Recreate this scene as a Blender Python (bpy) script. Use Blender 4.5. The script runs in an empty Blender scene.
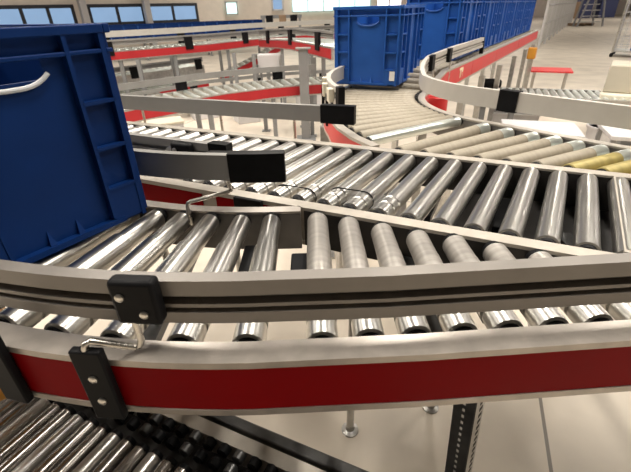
import bpy, bmesh, math, random
from mathutils import Vector, Matrix
random.seed(7)
C = bpy.context.scene.collection
PI = math.pi
R = math.radians
FLOOR = -0.9          # z = 0 is the level of the roller tops

# ------------------------------------------------------------------ materials
def nt(name):
    m = bpy.data.materials.new(name); m.use_nodes = True
    n = m.node_tree.nodes; l = m.node_tree.links
    return m, n, l, n['Principled BSDF']

def mat(name, col, rough=.5, metal=0., var=.06, scale=18., bump=0., stretch=None, spec=None, rv=.15):
    m, n, l, b = nt(name)
    b.inputs['Metallic'].default_value = metal
    if spec is not None: b.inputs['Specular IOR Level'].default_value = spec
    tc = n.new('ShaderNodeTexCoord')
    src = tc.outputs['Object']
    if stretch:
        mp = n.new('ShaderNodeMapping'); mp.inputs['Scale'].default_value = stretch
        l.new(src, mp.inputs['Vector']); src = mp.outputs['Vector']
    tx = n.new('ShaderNodeTexNoise'); tx.inputs['Scale'].default_value = scale
    tx.inputs['Detail'].default_value = 4
    l.new(src, tx.inputs['Vector'])
    rp = n.new('ShaderNodeValToRGB')
    rp.color_ramp.elements[0].position = .3; rp.color_ramp.elements[1].position = .7
    rp.color_ramp.elements[0].color = tuple(max(0, c*(1-var)) for c in col) + (1,)
    rp.color_ramp.elements[1].color = tuple(min(1, c*(1+var)) for c in col) + (1,)
    l.new(tx.outputs['Fac'], rp.inputs['Fac']); l.new(rp.outputs['Color'], b.inputs['Base Color'])
    mr = n.new('ShaderNodeMapRange')
    mr.inputs['To Min'].default_value = max(.02, rough*(1-rv)); mr.inputs['To Max'].default_value = min(1, rough*(1+rv))
    l.new(tx.outputs['Fac'], mr.inputs['Value']); l.new(mr.outputs['Result'], b.inputs['Roughness'])
    if bump:
        bp = n.new('ShaderNodeBump'); bp.inputs['Strength'].default_value = bump; bp.inputs['Distance'].default_value = .002
        l.new(tx.outputs['Fac'], bp.inputs['Height']); l.new(bp.outputs['Normal'], b.inputs['Normal'])
    return m

def emit(name, col, strength):
    m, n, l, b = nt(name)
    tc = n.new('ShaderNodeTexCoord'); tx = n.new('ShaderNodeTexNoise'); tx.inputs['Scale'].default_value = 1.3
    l.new(tc.outputs['Object'], tx.inputs['Vector'])
    rp = n.new('ShaderNodeValToRGB')
    rp.color_ramp.elements[0].color = tuple(c*.8 for c in col) + (1,); rp.color_ramp.elements[1].color = tuple(col) + (1,)
    l.new(tx.outputs['Fac'], rp.inputs['Fac'])
    b.inputs['Base Color'].default_value = (0.02, 0.02, 0.02, 1)
    l.new(rp.outputs['Color'], b.inputs['Emission Color']); b.inputs['Emission Strength'].default_value = strength
    return m

M = {}
M['chrome'] = mat('polished_roller_steel', (.56, .547, .52), .29, 1., .06, 1.5, .0, (.3, 3, .3), rv=.03)
M['chrome_worn'] = mat('worn_roller_steel', (.46, .445, .425), .3, .9, .1, 1.5, .0, (.3, 3, .3), rv=.03)
M['grey_roller'] = mat('dull_grey_roller', (.40, .375, .345), .42, .75, .16, 16, .0, (.02, 5, .02))
M['tan_roller'] = mat('tan_coated_roller', (.33, .29, .225), .55, .1, .1, 16, .0, (.02, 4, .02))
M['yellow_roller'] = mat('yellowed_roller', (.38, .31, .11), .4, .35, .22, 16, .0, (.3, 2, .3))
M['white_roller'] = mat('pale_zinc_roller', (.72, .76, .72), .3, .7, .05, 1.5, .0, (.3, 3, .3), rv=.03)
M['dark_roller'] = mat('dark_steel_roller', (.27, .25, .235), .22, .95, .3, 2, .0, (.3, 2, .3), rv=.03)
M['alu'] = mat('aluminium_rail', (.46, .42, .365), .42, .3, .1, 25, .02)
M['alu_near'] = mat('greyed_aluminium_rail', (.44, .40, .36), .33, .5, .12, 30, .02)
M['guide_grey'] = mat('grey_guide_profile', (.235, .215, .195), .4, .25, .08, 14)
M['guide_pale'] = mat('pale_guide_profile', (.52, .49, .45), .45, .1, .05, 14)
M['guide_mid'] = mat('mid_grey_guide_profile', (.27, .262, .25), .42, .2, .05, 14)
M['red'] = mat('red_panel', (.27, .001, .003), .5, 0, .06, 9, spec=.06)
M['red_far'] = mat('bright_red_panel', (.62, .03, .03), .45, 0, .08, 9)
M['black'] = mat('black_plastic', (.008, .008, .009), .45, 0, .2, 40, .05, spec=.1)
M['liner'] = mat('dark_channel_steel', (.035, .032, .03), .45, .4, .3, 15)
M['liner_grey'] = mat('grey_channel_steel', (.17, .16, .15), .45, .5, .2, 15)
M['galv'] = mat('galvanised_steel', (.52, .51, .49), .35, .85, .15, 30)
M['strut'] = mat('dark_strut_steel', (.10, .10, .10), .38, .7, .25, 25)
M['zinc'] = mat('zinc_wire', (.62, .59, .54), .28, .95, .08, 40)
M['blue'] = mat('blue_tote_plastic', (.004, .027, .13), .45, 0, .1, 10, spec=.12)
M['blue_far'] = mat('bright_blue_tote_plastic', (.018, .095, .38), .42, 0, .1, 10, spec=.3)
M['lit_lip'] = mat('lit_lip_plastic', (.62, .64, .66), .5, 0, .1, 60)  # pale colour stands in for light catching the hand hole edge
M['label'] = mat('paper_label', (.8, .8, .78), .6, 0, .05, 50)
M['cream'] = mat('cream_print', (.85, .78, .55), .6, 0, .04, 50)
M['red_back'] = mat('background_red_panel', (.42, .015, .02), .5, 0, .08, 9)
M['white'] = mat('white_paint', (.62, .61, .61), .5, 0, .05, 8)
M['beige'] = mat('beige_paint', (.50, .46, .37), .5, 0, .05, 6)
M['cream_paint'] = mat('cream_paint', (.74, .69, .56), .5, 0, .04, 6)
M['grey_paint'] = mat('grey_paint', (.23, .23, .23), .5, .1, .08, 6)
M['orange'] = mat('orange_plastic', (.62, .28, .03), .5, 0, .1, 12)
M['brown'] = mat('brown_board', (.26, .17, .10), .7, 0, .15, 12)
M['navy'] = mat('navy_plastic', (.02, .03, .10), .5, 0, .1, 12)
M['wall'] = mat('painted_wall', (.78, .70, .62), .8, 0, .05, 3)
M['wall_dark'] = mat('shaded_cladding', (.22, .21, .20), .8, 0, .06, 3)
M['ceil'] = mat('ceiling_sheet', (.13, .125, .12), .8, 0, .06, 2)
M['frame'] = mat('dark_window_frame', (.03, .032, .04), .5, .2, .1, 10)
M['pillar'] = mat('grey_pillar_paint', (.56, .54, .54), .6, 0, .05, 4)
M['sky_blue'] = emit('daylight_pane_blue', (.42, .66, 1.0), .3)
M['sky_green'] = emit('daylight_pane_green', (.60, 1.0, .95), 1.0)
M['sky_white'] = emit('daylight_pane_white', (1.0, .90, .90), 1.6)
M['tube'] = emit('lamp_tube', (1.0, .93, .83), 22)

for k in ('sky_blue', 'sky_green', 'sky_white'): M[k].cycles.emission_sampling = 'NONE'
M['tube'].cycles.emission_sampling = 'FRONT'
# concrete floor with saw-cut joints
def floor_mat():
    m, n, l, b = nt('sealed_concrete')
    tc = n.new('ShaderNodeTexCoord')
    a = n.new('ShaderNodeTexNoise'); a.inputs['Scale'].default_value = 2.2; a.inputs['Detail'].default_value = 8
    l.new(tc.outputs['Object'], a.inputs['Vector'])
    rp = n.new('ShaderNodeValToRGB')
    rp.color_ramp.elements[0].position = .3; rp.color_ramp.elements[1].position = .72
    rp.color_ramp.elements[0].color = (.60, .53, .44, 1); rp.color_ramp.elements[1].color = (.82, .73, .61, 1)
    l.new(a.outputs['Fac'], rp.inputs['Fac'])
    mp = n.new('ShaderNodeMapping'); mp.inputs['Rotation'].default_value = (0, 0, R(20.5))
    l.new(tc.outputs['Object'], mp.inputs['Vector'])
    sx = n.new('ShaderNodeSeparateXYZ'); l.new(mp.outputs['Vector'], sx.inputs['Vector'])
    masks = []
    for ax, off in (('X', -0.435), ('Y', 1.1)):
        s = n.new('ShaderNodeMath'); s.operation = 'ADD'; s.inputs[1].default_value = off
        l.new(sx.outputs[ax], s.inputs[0])
        p = n.new('ShaderNodeMath'); p.operation = 'PINGPONG'; p.inputs[1].default_value = 2.0
        l.new(s.outputs[0], p.inputs[0])
        c = n.new('ShaderNodeMath'); c.operation = 'LESS_THAN'; c.inputs[1].default_value = .006
        l.new(p.outputs[0], c.inputs[0]); masks.append(c)
    mx = n.new('ShaderNodeMath'); mx.operation = 'MAXIMUM'
    l.new(masks[0].outputs[0], mx.inputs[0]); l.new(masks[1].outputs[0], mx.inputs[1])
    mix = n.new('ShaderNodeMix'); mix.data_type = 'RGBA'
    l.new(mx.outputs[0], mix.inputs['Factor']); l.new(rp.outputs['Color'], mix.inputs['A'])
    mix.inputs['B'].default_value = (.22, .19, .16, 1)
    l.new(mix.outputs['Result'], b.inputs['Base Color'])
    b.inputs['Roughness'].default_value = .45
    return m
M['floor'] = floor_mat()

# ------------------------------------------------------------------ mesh builder
ORG = {}
class MB:
    def __init__(s): s.v = []; s.f = []
    def add(s, vs, fs):
        k = len(s.v); s.v += [Vector(v) for v in vs]; s.f += [tuple(i+k for i in f) for f in fs]; return s
    def box(s, c, d, rz=0., mtx=None):
        x, y, z = (q/2 for q in d)
        vs = [Vector((a*x, b*y, e*z)) for e in (-1, 1) for b in (-1, 1) for a in (-1, 1)]
        m = mtx or Matrix.Rotation(rz, 3, 'Z')
        vs = [m @ v + Vector(c) for v in vs]
        return s.add(vs, [(0,2,3,1), (4,5,7,6), (0,1,5,4), (2,6,7,3), (0,4,6,2), (1,3,7,5)])
    def lathe(s, prof, p0, axis, seg=24):
        """prof: list of (t, r) along axis from p0; closed with caps"""
        a = Vector(axis).normalized()
        u = a.orthogonal().normalized(); w = a.cross(u)
        n = len(prof); vs = []
        for t, r in prof:
            for k in range(seg):
                th = 2*PI*k/seg
                vs.append(Vector(p0) + a*t + (u*math.cos(th) + w*math.sin(th))*r)
        fs = []
        for i in range(n-1):
            for k in range(seg):
                k2 = (k+1) % seg
                fs.append((i*seg+k, i*seg+k2, (i+1)*seg+k2, (i+1)*seg+k))
        fs.append(tuple(range(seg))[::-1]); fs.append(tuple((n-1)*seg + k for k in range(seg)))
        return s.add(vs, fs)
    def cyl(s, p0, p1, r, seg=12):
        d = Vector(p1) - Vector(p0)
        return s.lathe([(0, r), (d.length, r)], p0, d, seg)
    def tube(s, pts, r, seg=10):
        pts = [Vector(p) for p in pts]; rings = []; prev = None
        for i, p in enumerate(pts):
            a = pts[max(i-1, 0)]; b = pts[min(i+1, len(pts)-1)]
            t = (b-a).normalized()
            u = t.orthogonal().normalized() if prev is None else (prev - t*prev.dot(t)).normalized()
            prev = u; w = t.cross(u)
            rings.append([p + (u*math.cos(2*PI*k/seg) + w*math.sin(2*PI*k/seg))*r for k in range(seg)])
        vs = [v for q in rings for v in q]; fs = []
        for i in range(len(pts)-1):
            for k in range(seg):
                k2 = (k+1) % seg
                fs.append((i*seg+k, i*seg+k2, (i+1)*seg+k2, (i+1)*seg+k))
        fs.append(tuple(range(seg))[::-1]); fs.append(tuple((len(pts)-1)*seg+k for k in range(seg)))
        return s.add(vs, fs)
    def sweep(s, path, prof, z=None):
        """path: list of (x, y[, z]); prof: closed list of (n, z), n along the left normal"""
        P = [Vector((p[0], p[1], p[2] if len(p) > 2 else 0.)) for p in path]
        nn = normals(path); m = len(prof); vs = []
        for p, q in zip(P, nn):
            for (o, h) in prof: vs.append((p.x + q[0]*o, p.y + q[1]*o, p.z + h))
        fs = []
        for i in range(len(P)-1):
            for k in range(m):
                k2 = (k+1) % m
                fs.append((i*m+k, i*m+k2, (i+1)*m+k2, (i+1)*m+k))
        fs.append(tuple(range(m))[::-1]); fs.append(tuple((len(P)-1)*m+k for k in range(m)))
        return s.add(vs, fs)
    def mesh(s, name, material, org=(0,0,0), fix=True):
        me = bpy.data.meshes.new(name)
        o = Vector(org)
        me.from_pydata([tuple(v-o) for v in s.v], [], s.f)
        if fix:
            bm = bmesh.new(); bm.from_mesh(me)
            bmesh.ops.recalc_face_normals(bm, faces=bm.faces); bm.to_mesh(me); bm.free()
        me.polygons.foreach_set('use_smooth', [True]*len(me.polygons))
        me.set_sharp_from_angle(angle=R(34))
        me.materials.append(material); me.update()
        return me
    def build(s, name, material, parent=None, loc=None, bevel=0.):
        org = ORG[parent.name] if parent is not None else Vector(loc if loc else (0,0,0))
        ob = bpy.data.objects.new(name, s.mesh(name, material, org)); C.objects.link(ob)
        if parent is not None: ob.parent = parent
        else: ob.location = org
        ORG[ob.name] = org
        if bevel:
            b = ob.modifiers.new('bevel', 'BEVEL'); b.width = bevel; b.segments = 2; b.limit_method = 'ANGLE'
        return ob

def normals(path):
    out = []
    n = len(path)
    for i in range(n):
        d = []
        for a, b in ((i-1, i), (i, i+1)):
            if 0 <= a and b < n:
                t = Vector((path[b][0]-path[a][0], path[b][1]-path[a][1]))
                if t.length > 1e-9: d.append(t.normalized())
        t = sum(d, Vector((0, 0))).normalized()
        sc = 1/max(.5, t.dot(d[0]))
        out.append((-t.y*sc, t.x*sc))
    return out
def offset(path, o):
    return [(p[0]+n[0]*o, p[1]+n[1]*o) + tuple(p[2:]) for p, n in zip(path, normals(path))]
def arc(c, r, a0, a1, n=24):
    return [(c[0]+r*math.cos(R(a0+(a1-a0)*i/n)), c[1]+r*math.sin(R(a0+(a1-a0)*i/n))) for i in range(n+1)]
def plen(path): return sum((Vector(b[:2])-Vector(a[:2])).length for a, b in zip(path, path[1:]))
def cut(path, s0, s1):
    """the stretch of a path between arc lengths s0 and s1"""
    out = []; s = 0
    for a, b in zip(path, path[1:]):
        A = Vector(a); B = Vector(b); L = (B-A).length
        for q in (s0, s1):
            pass
        if s+L > s0 and s < s1:
            ta = max(0, (s0-s)/L); tb = min(1, (s1-s)/L)
            if not out: out.append(tuple(A.lerp(B, ta)))
            out.append(tuple(A.lerp(B, tb)))
        s += L
    return out

def tag(o, label, cat, group=None, kind=None):
    o['label'] = label; o['category'] = cat
    if group: o['group'] = group
    if kind: o['kind'] = kind
    return o
def thing(name, loc, label, cat, group=None):
    o = bpy.data.objects.new(name, None); C.objects.link(o); o.location = loc; o.empty_display_size = .1
    ORG[o.name] = Vector(loc)
    return tag(o, label, cat, group)
def struct(mb, name, m, loc=(0,0,0)):
    o = mb.build(name, m, None, loc); o['kind'] = 'structure'; return o
def copy_tree(o, parent=None):
    c = o.copy(); C.objects.link(c); ORG[c.name] = ORG[o.name]
    if parent is not None: c.parent = parent
    for ch in list(o.children): copy_tree(ch, c)
    return c

# ------------------------------------------------------------------ conveyor kit
def rail(root, path, side, alu, red=None, liner=None, ztop=-.006, dep=.108, w=.036, panel=None):
    """channel section; inner edge on the path, body towards side (+1 left)"""
    S = side
    prof = [(0, ztop), (S*w, ztop), (S*w, ztop-.012), (S*(w-.005), ztop-.013), (S*(w-.005), ztop-dep+.013),
            (S*w, ztop-dep+.012), (S*w, ztop-dep), (S*.004, ztop-dep), (S*.004, ztop-.006), (0, ztop-.006)]
    sr = MB().sweep(path, prof).build('side_rail', alu, root)
    if red:
        for p in (panel or [path]):
            MB().sweep(p, [(S*(w-.0049), ztop-.0135), (S*(w-.0012), ztop-.0135), (S*(w-.0012), ztop-dep+.0135), (S*(w-.0049), ztop-dep+.0135)]).build('red_panel', red, sr)
    if liner:
        MB().sweep(path, [(S*.0038, ztop-.008), (S*.0008, ztop-.008), (S*.0008, ztop-dep+.002), (S*.0038, ztop-dep+.002)]).build('inner_liner', liner, sr)
    return sr

def guide(root, path, side, m, z0, h=.07, cap0=0., cap1=0., t=.022, name='guide_rail'):
    """bumper profile: track face on the path, ribbed face on the far side"""
    S = side
    prof = [(0, z0), (S*t, z0), (S*t, z0+h*.26), (S*(t-.010), z0+h*.28), (S*(t-.010), z0+h*.36), (S*(t-.001), z0+h*.38),
            (S*(t-.001), z0+h*.46), (S*(t-.015), z0+h*.48), (S*(t-.015), z0+h*.64), (S*t, z0+h*.66), (S*t, z0+h), (0, z0+h)]
    g = MB().sweep(path, prof).build(name, m, root)
    L = plen(path)
    for use, s0, s1 in ((cap0, -1, cap0), (cap1, L-cap1, L+1)):
        if use:
            p = cut(path, max(s0, 0), min(s1, L))
            e = .004
            if s0 < 0: d = (Vector(p[0][:2])-Vector(p[1][:2])).normalized()*.008; p[0] = (p[0][0]+d.x, p[0][1]+d.y)
            else: d = (Vector(p[-1][:2])-Vector(p[-2][:2])).normalized()*.008; p[-1] = (p[-1][0]+d.x, p[-1][1]+d.y)
            MB().sweep(p, [(-S*e, z0-e), (S*(t+e), z0-e), (S*(t+e), z0+h+e), (-S*e, z0+h+e)]).build('end_cap', M['black'], g)
    return g

RM = {}
def roller_mesh(kind, L, r=.025):
    key = (kind, round(L, 3), r)
    if key in RM: return RM[key]
    if kind == 'tapered':        # two segments of different width, ring near the outer end
        pr = [(.004, r*.9), (.007, r), (.046, r), (.047, r*.88), (.053, r*.88), (.054, r), (L*.66, r), (L*.66+.004, r*.88), (L-.016, r*.86), (L-.014, r*.8)]
    elif kind == 'stepped':
        pr = [(.004, r*.9), (.007, r), (.046, r), (.047, r*.88), (.053, r*.88), (.054, r), (L*.68, r), (L*.68+.003, r*.965), (L-.018, r*.965), (L-.014, r*.85)]
        if L < .2: pr = [(.004, r*.9), (.007, r), (.046, r), (.047, r*.88), (.053, r*.88), (.054, r), (L-.018, r), (L-.014, r*.9)]
    elif kind == 'grooved':      # two drive grooves near one end
        pr = [(.012, r*.88), (.014, r), (.05, r), (.053, r*.9), (.057, r*.9), (.060, r), (.085, r), (.088, r*.9), (.092, r*.9), (.095, r), (L-.016, r), (L-.013, r*.88)]
    else:
        pr = [(.012, r*.88), (.014, r), (L-.016, r), (L-.013, r*.88)]
    tubem = MB().lathe(pr, (0,0,0), (0,1,0), 28)
    cap = MB().lathe([(0, .006), (.001, .006), (.0015, r*.78), (.0055, r*.84), (.0165, r*.84), (.0166, .006)], (0,0,0), (0,1,0), 20)
    RM[key] = [tubem, cap, {}]
    return RM[key]
def roller(root, kind, a, b, m, r=.025, z=None, sleeve=None, caps=True, stuff=False):
    """roller with its axis from a to b (x, y); top of the roller at z"""
    A = Vector(a); B = Vector(b); L = round((B-A).length, 2 if caps else 2)
    if L < .07: return None
    tb, cp, cache = roller_mesh(kind, L, r)
    if m.name not in cache: cache[m.name] = tb.mesh('roller', m)
    if 'cap' not in cache: cache['cap'] = cp.mesh('axle_cap', M['black'])
    ztop = 0. if z is None else z
    za = a[2] if len(a) > 2 else ztop; zb = b[2] if len(b) > 2 else ztop
    o = bpy.data.objects.new('roller', cache[m.name]); C.objects.link(o); o.parent = root
    o.location = Vector((A.x, A.y, za - r)) - ORG[root.name]
    o.rotation_euler = (0, random.uniform(0, 6.28), math.atan2(B.y-A.y, B.x-A.x) - PI/2)
    o.rotation_euler = (0, 0, math.atan2(B.y-A.y, B.x-A.x) - PI/2)
    if caps:
        for e in (0, 1):
            c = bpy.data.objects.new('axle_cap', cache['cap']); C.objects.link(c); c.parent = o
            if e: c.location = (0, L, 0); c.rotation_euler = (0, 0, PI)
    if sleeve:
        k = ('sleeve', sleeve)
        if k not in cache:
            cache[k] = MB().lathe([(L-.085, r*.9), (L-.084, r*1.03), (L-.02, r*1.03), (L-.016, r*.9)], (0,0,0), (0,1,0), 24).mesh('drive_sleeve', M[sleeve])
        c = bpy.data.objects.new('drive_sleeve', cache[k]); C.objects.link(c); c.parent = o
    return o

def leg(root, x, y, ztop, style='tube', rz=0., m=None, name='leg'):
    b = MB()
    m = m or M['galv']
    if style == 'tube':
        b.cyl((x, y, FLOOR+.01), (x, y, ztop), .013, 14)
        o = b.build(name, m, root)
        MB().lathe([(0, .03), (.006, .03), (.012, .016), (.03, .015)], (x, y, FLOOR), (0,0,1), 18).build('foot_plate', m, o)
    elif style == 'square':
        b.box((x, y, (FLOOR+ztop)/2+.006), (.045, .045, ztop-FLOOR-.012), rz)
        o = b.build(name, m, root)
        MB().box((x, y, FLOOR+.006), (.10, .08, .012), rz).build('foot_plate', m, o)
    return o

def mount(root, p, out, zg, hg, along, reach=.055, plate=True, shift=.06, rod=True):
    """guide bracket: clamp block on the guide, bent rod, strap plate on the side rail.
    p: point on the guide's outer face, out: unit vector away from the track, along: unit vector"""
    p = Vector(p); o = Vector(out); a = Vector(along)
    rz = math.atan2(a.y, a.x)
    z0 = zg + hg*.5 + (.014 if plate else 0)
    c = p + o*.012
    blk = None
    b = MB().box((c.x, c.y, z0), (.064, .024, hg*.98), rz)
    blk = b.build('guide_bracket', M['black'], root, bevel=.006)
    for da, dz in ((-.017, .012), (.011, -.016)):
        q = c + o*.0115 + a*da
        MB().lathe([(0, .0062), (.003, .0062), (.0045, .004), (.0046, .002)], (q.x, q.y, z0+dz), (o.x, o.y, 0), 14).build('bolt', M['zinc'], blk)
    # rod
    e = p + o*(reach) - a*shift
    s = p + o*.018 - a*.010
    zr, zq = (.0015, .034) if plate else (.024, .024)
    k = .009
    pts = [(s.x, s.y, z0), (s.x, s.y, zr+k*1.2), (s.x+(o.x*.3-a.x*.3)*k, s.y+(o.y*.3-a.y*.3)*k, zr+k*.35)]
    d = Vector((e.x-s.x, e.y-s.y)); d.normalize()
    q0 = Vector((s.x, s.y)) + d*k; q1 = Vector((e.x, e.y)) - d*k
    pts += [(q0.x, q0.y, zr), (q1.x, q1.y, zq), (q1.x+d.x*k*.7, q1.y+d.y*k*.7, zq-k*.3), (e.x, e.y, zq-k), (e.x, e.y, zq-.06)]
    if rod: MB().tube(pts, .0052, 12).build('bent_rod', M['zinc'], root)
    if plate:
        pm = MB().box((e.x, e.y, -.048), (.046, .014, .140), rz)
        pl = pm.build('strap_plate', M['black'], root, bevel=.003)
        for dz in (.016, -.030):
            q = e + o*.0068
            MB().lathe([(0, .0065), (.0025, .0065), (.004, .004), (.0041, .002)], (q.x, q.y, -.045+dz), (o.x, o.y, 0), 14).build('bolt', M['zinc'], pl)

# ================================================================== A: curved conveyor in front
AC = (-.1, 1.87)
A = thing('curved_conveyor', (.2, .65, FLOOR), 'curved roller conveyor crossing the whole foreground behind a wide red side panel', 'conveyor')
front = arc(AC, 1.43, 200, 270, 40) + [(.15, .446), (.45, .462), (1.05, .494)]
inner = arc(AC, .995, 200, 270, 30) + [(-.035, .875)]
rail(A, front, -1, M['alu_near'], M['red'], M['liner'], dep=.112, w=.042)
rail(A, inner, +1, M['alu_near'], None, M['liner_grey'], dep=.108, w=.03)
# direction of B, needed for the ends of A's rollers
b = Vector((.905, -.425)).normalized(); nb = Vector((-b.y, b.x)); P0 = Vector((.26, .800))
def on_b(s, n=0.): q = P0 + b*s + nb*n; return (q.x, q.y)
def hit(p, d, q, e):
    """p + t d meets the line q + u e: t"""
    den = d[0]*e[1]-d[1]*e[0]
    return ((q[0]-p[0])*e[1]-(q[1]-p[1])*e[0])/den
for i, x in enumerate([.006 + .0722*k for k in range(13)]):
    q = on_b(0, -.037)
    y = min(.872, .44 + hit((x, .44), (0, 1), q, b))
    if y - .44 < .1: break
    yn = .443 + max(0, x)*.048
    ro_ = roller(A, 'stepped', (x, yn), (x, y), M['chrome'])
    if ro_ is None: continue
    Lr = round(y - yn, 2)
    if Lr > .2:
        sl = MB().lathe([(.11, .0248), (.112, .0254), (Lr*.68, .0254), (Lr*.68+.003, .0246), (Lr-.019, .0246), (Lr-.018, .0238)], (0,0,0), (0,1,0), 28)
        o = bpy.data.objects.new('grey_sleeve', sl.mesh('grey_sleeve', M['grey_roller'])); C.objects.link(o); o.parent = ro_
ang = [270 - d for d in (.3, 4.4, 8.8, 12.9, 17.0, 21.2, 25.4, 29.6, 33.8, 38, 42.2, 46.4, 50.6)]
for a_ in ang:
    u = Vector((math.cos(R(a_)), math.sin(R(a_))))
    roller(A, 'tapered', (AC[0]+u.x*1.427, AC[1]+u.y*1.427), (AC[0]+u.x*.998, AC[1]+u.y*.998), M['chrome'], r=.026)
# outer guide and its bracket
gp = arc(AC, 1.408, 200, 270, 40) + [(.1, .464), (.45, .482), (1.0, .508)]
guide(A, gp, -1, M['guide_grey'], .03, .074)
def onA(a_, r): return (AC[0]+r*math.cos(R(a_)), AC[1]+r*math.sin(R(a_)))
aa = 264.25
out = (math.cos(R(aa)), math.sin(R(aa))); al = (-out[1], out[0])
mount(A, onA(aa, 1.430), out, .03, .074, al, reach=.050, shift=.072)
# second strap plate further left on the red panel
aa = 254.9
out = (math.cos(R(aa)), math.sin(R(aa))); q = onA(aa, 1.480)
pl = MB().box((q[0], q[1], -.048), (.046, .014, .140), R(aa+90)).build('strap_plate', M['black'], A, bevel=.003)
# inner guide with long black end
gi = arc(AC, .975, 205, 270, 30) + [(-.075, .895)]
guide(A, gi, +1, M['guide_mid'], .068, .062, cap1=.125, t=.02)
aa = 262.5
out = (-math.cos(R(aa)), -math.sin(R(aa))); al = (out[1], -out[0])
mount(A, onA(aa, .955), out, .068, .062, (out[1], -out[0]) if out[1] < 0 else (-out[1], out[0]), reach=-.055, shift=-.075, plate=False)
# cross members, drive boxes under the rollers
for x in (-.31, .21, .62):
    MB().box((x, .66, -.095), (.04, .42, .02)).build('cross_bar', M['strut'], A)
for x, y in ((-.14, .74), (-.03, .70), (.33, .62)):
    bx = MB().box((x, y, -.075), (.05, .12, .045)).build('drive_box', M['black'], A, bevel=.004)
# legs
def strut(root, x, y, ztop, rz):
    m3 = Matrix.Rotation(rz, 3, 'Z'); w = .038; t = .003
    def lean(q):
        for v in q.v: v.x += (ztop - v.z)*.06
        return q
    mb = MB(); h = ztop-FLOOR-.01; zc = (ztop+FLOOR+.01)/2
    def put(mb_, c, d):
        q = m3 @ Vector((c[0], c[1], 0)); mb_.box((x+q.x, y+q.y, c[2]), d, rz)
    put(mb, (0, -w/2, zc), (w, t, h)); put(mb, (w/2, 0, zc), (t, w, h)); put(mb, (-w/2, 0, zc), (t, w, h))
    o = lean(mb).build('leg', M['strut'], root)
    hl = MB(); hd = MB()
    k = ztop - .03
    while k > FLOOR + .05:
        put(hl, (0, -w/2-.0012, k), (.0045, .002, .007)); put(hd, (w/2+.0012, 0.004, k), (.002, .012, .008)); k -= .0175
    lean(hl).build('slot_row', M['label'], o); lean(hd).build('slot_row', M['black'], o)
    s2 = MB(); put(s2, (w/2+.001, 0, zc), (.0012, w*.98, h)); lean(s2).build('lit_side', M['galv'], o)  # paler overlay puts the lit side of the leg into its colour
    MB().box((x+(ztop-FLOOR)*.06, y, FLOOR+.005), (.1, .1, .01), rz).build('foot_plate', M['galv'], o)
strut(A, .268, .485, -.118, R(-46))
leg(A, .104, .905, -.11)
leg(A, -1.15, 1.05, -.11, 'square', R(35))
MB().box((-.775, .655, -.235), (.17, .13, .21), R(35)).build('drive_motor', M['orange'], A, bevel=.012)
leg(A, .9, .47, -.11, 'square')

# ================================================================== B: diagonal conveyor
B = thing('diagonal_conveyor', (.1, 1.1, FLOOR), 'straight chrome roller conveyor running diagonally behind the curved foreground conveyor', 'conveyor')
BW = .463
nearp = [on_b(-2.1), on_b(-1.2), on_b(-.4), on_b(.4), on_b(1.3)]
farp = [on_b(-2.1, BW), on_b(-1.2, BW), on_b(-.4, BW), on_b(.4, BW), on_b(1.3, BW)]
panels = [[on_b(-1.5), on_b(-.62)], [on_b(-.57), on_b(-.37)]]
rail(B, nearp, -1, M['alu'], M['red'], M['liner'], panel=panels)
MB().sweep([on_b(-.30), on_b(1.25)], [(-.0375, -.014), (-.0362, -.014), (-.0362, -.112), (-.0375, -.112)]).build('side_cover', M['liner'], B)
rail(B, farp, +1, M['alu'], None, M['liner'])
for k in range(-28, 17):
    s = .02 + k*.0727
    if k in (5,): pass
    roller(B, 'grooved' if k < -1 else 'plain', on_b(s, .004), on_b(s+.05, BW-.004), M['chrome'] if k > -9 else M['chrome_worn'])
for s in (.375,):
    p = on_b(s+.025, BW/2); MB().box((p[0], p[1], -.012), (.014, BW-.01, .018), math.atan2(b.y, b.x)-.107).build('cross_bar', M['alu'], B)
for s in (-.85, -.2, .75):
    p = on_b(s, BW/2); MB().box((p[0], p[1], -.10), (.04, BW, .02), math.atan2(b.y, b.x)).build('cross_bar', M['strut'], B)
# round drive belts looped over neighbouring rollers
for k, n_ in ((-6, .062), (-4, .097)):
    pts = []
    c0 = Vector(on_b(.02+k*.0727+n_*.108, n_)); c1 = Vector(on_b(.02+(k+1)*.0727+n_*.108, n_))
    for i in range(13):
        th = R(90+180*i/12); q = c0 + b*(.0255*math.cos(th)); pts.append((q.x, q.y, -.025+.0255*math.sin(th)))
    for i in range(13):
        th = R(-90+180*i/12); q = c1 + b*(.0255*math.cos(th)); pts.append((q.x, q.y, -.025+.0255*math.sin(th)))
    pts.append(pts[0])
    MB().tube(pts, .0018, 6).build('drive_belt', M['black'], B)
# near guide (ribbed side towards us) and far guide with black ends
guide(B, [on_b(-1.5, .002), on_b(-1.0, .002), on_b(-.53, .002)], -1, M['guide_mid'], .058, .062, cap1=.05, t=.02)
gB = [(-1.3, 2.08), (-.85, 1.9), (-.55, 1.782), (-.29, 1.68), (.15, 1.518)]
guide(B, gB, +1, M['guide_mid'], .04, .06, cap1=.125, t=.022)
for f_ in (.35, .62, .84):
    q = Vector(offset(cut(gB, 0, plen(gB)*f_), .03)[-1]); MB().tube([(q.x, q.y, .07), (q.x, q.y, -.06), (q.x-nb.x*.11, q.y-nb.y*.11, -.06)], .006).build('bent_rod', M['zinc'], B)
mount(B, on_b(-.66, -.018), (-nb.x, -nb.y), .058, .062, (b.x, b.y), reach=.024, shift=.0, plate=False, rod=False)
for s in (-.46, ):
    p = on_b(s, -.042); MB().box((p[0], p[1], -.055), (.085, .014, .1), math.atan2(b.y, b.x)).build('strap_plate', M['black'], B, bevel=.003)
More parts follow.
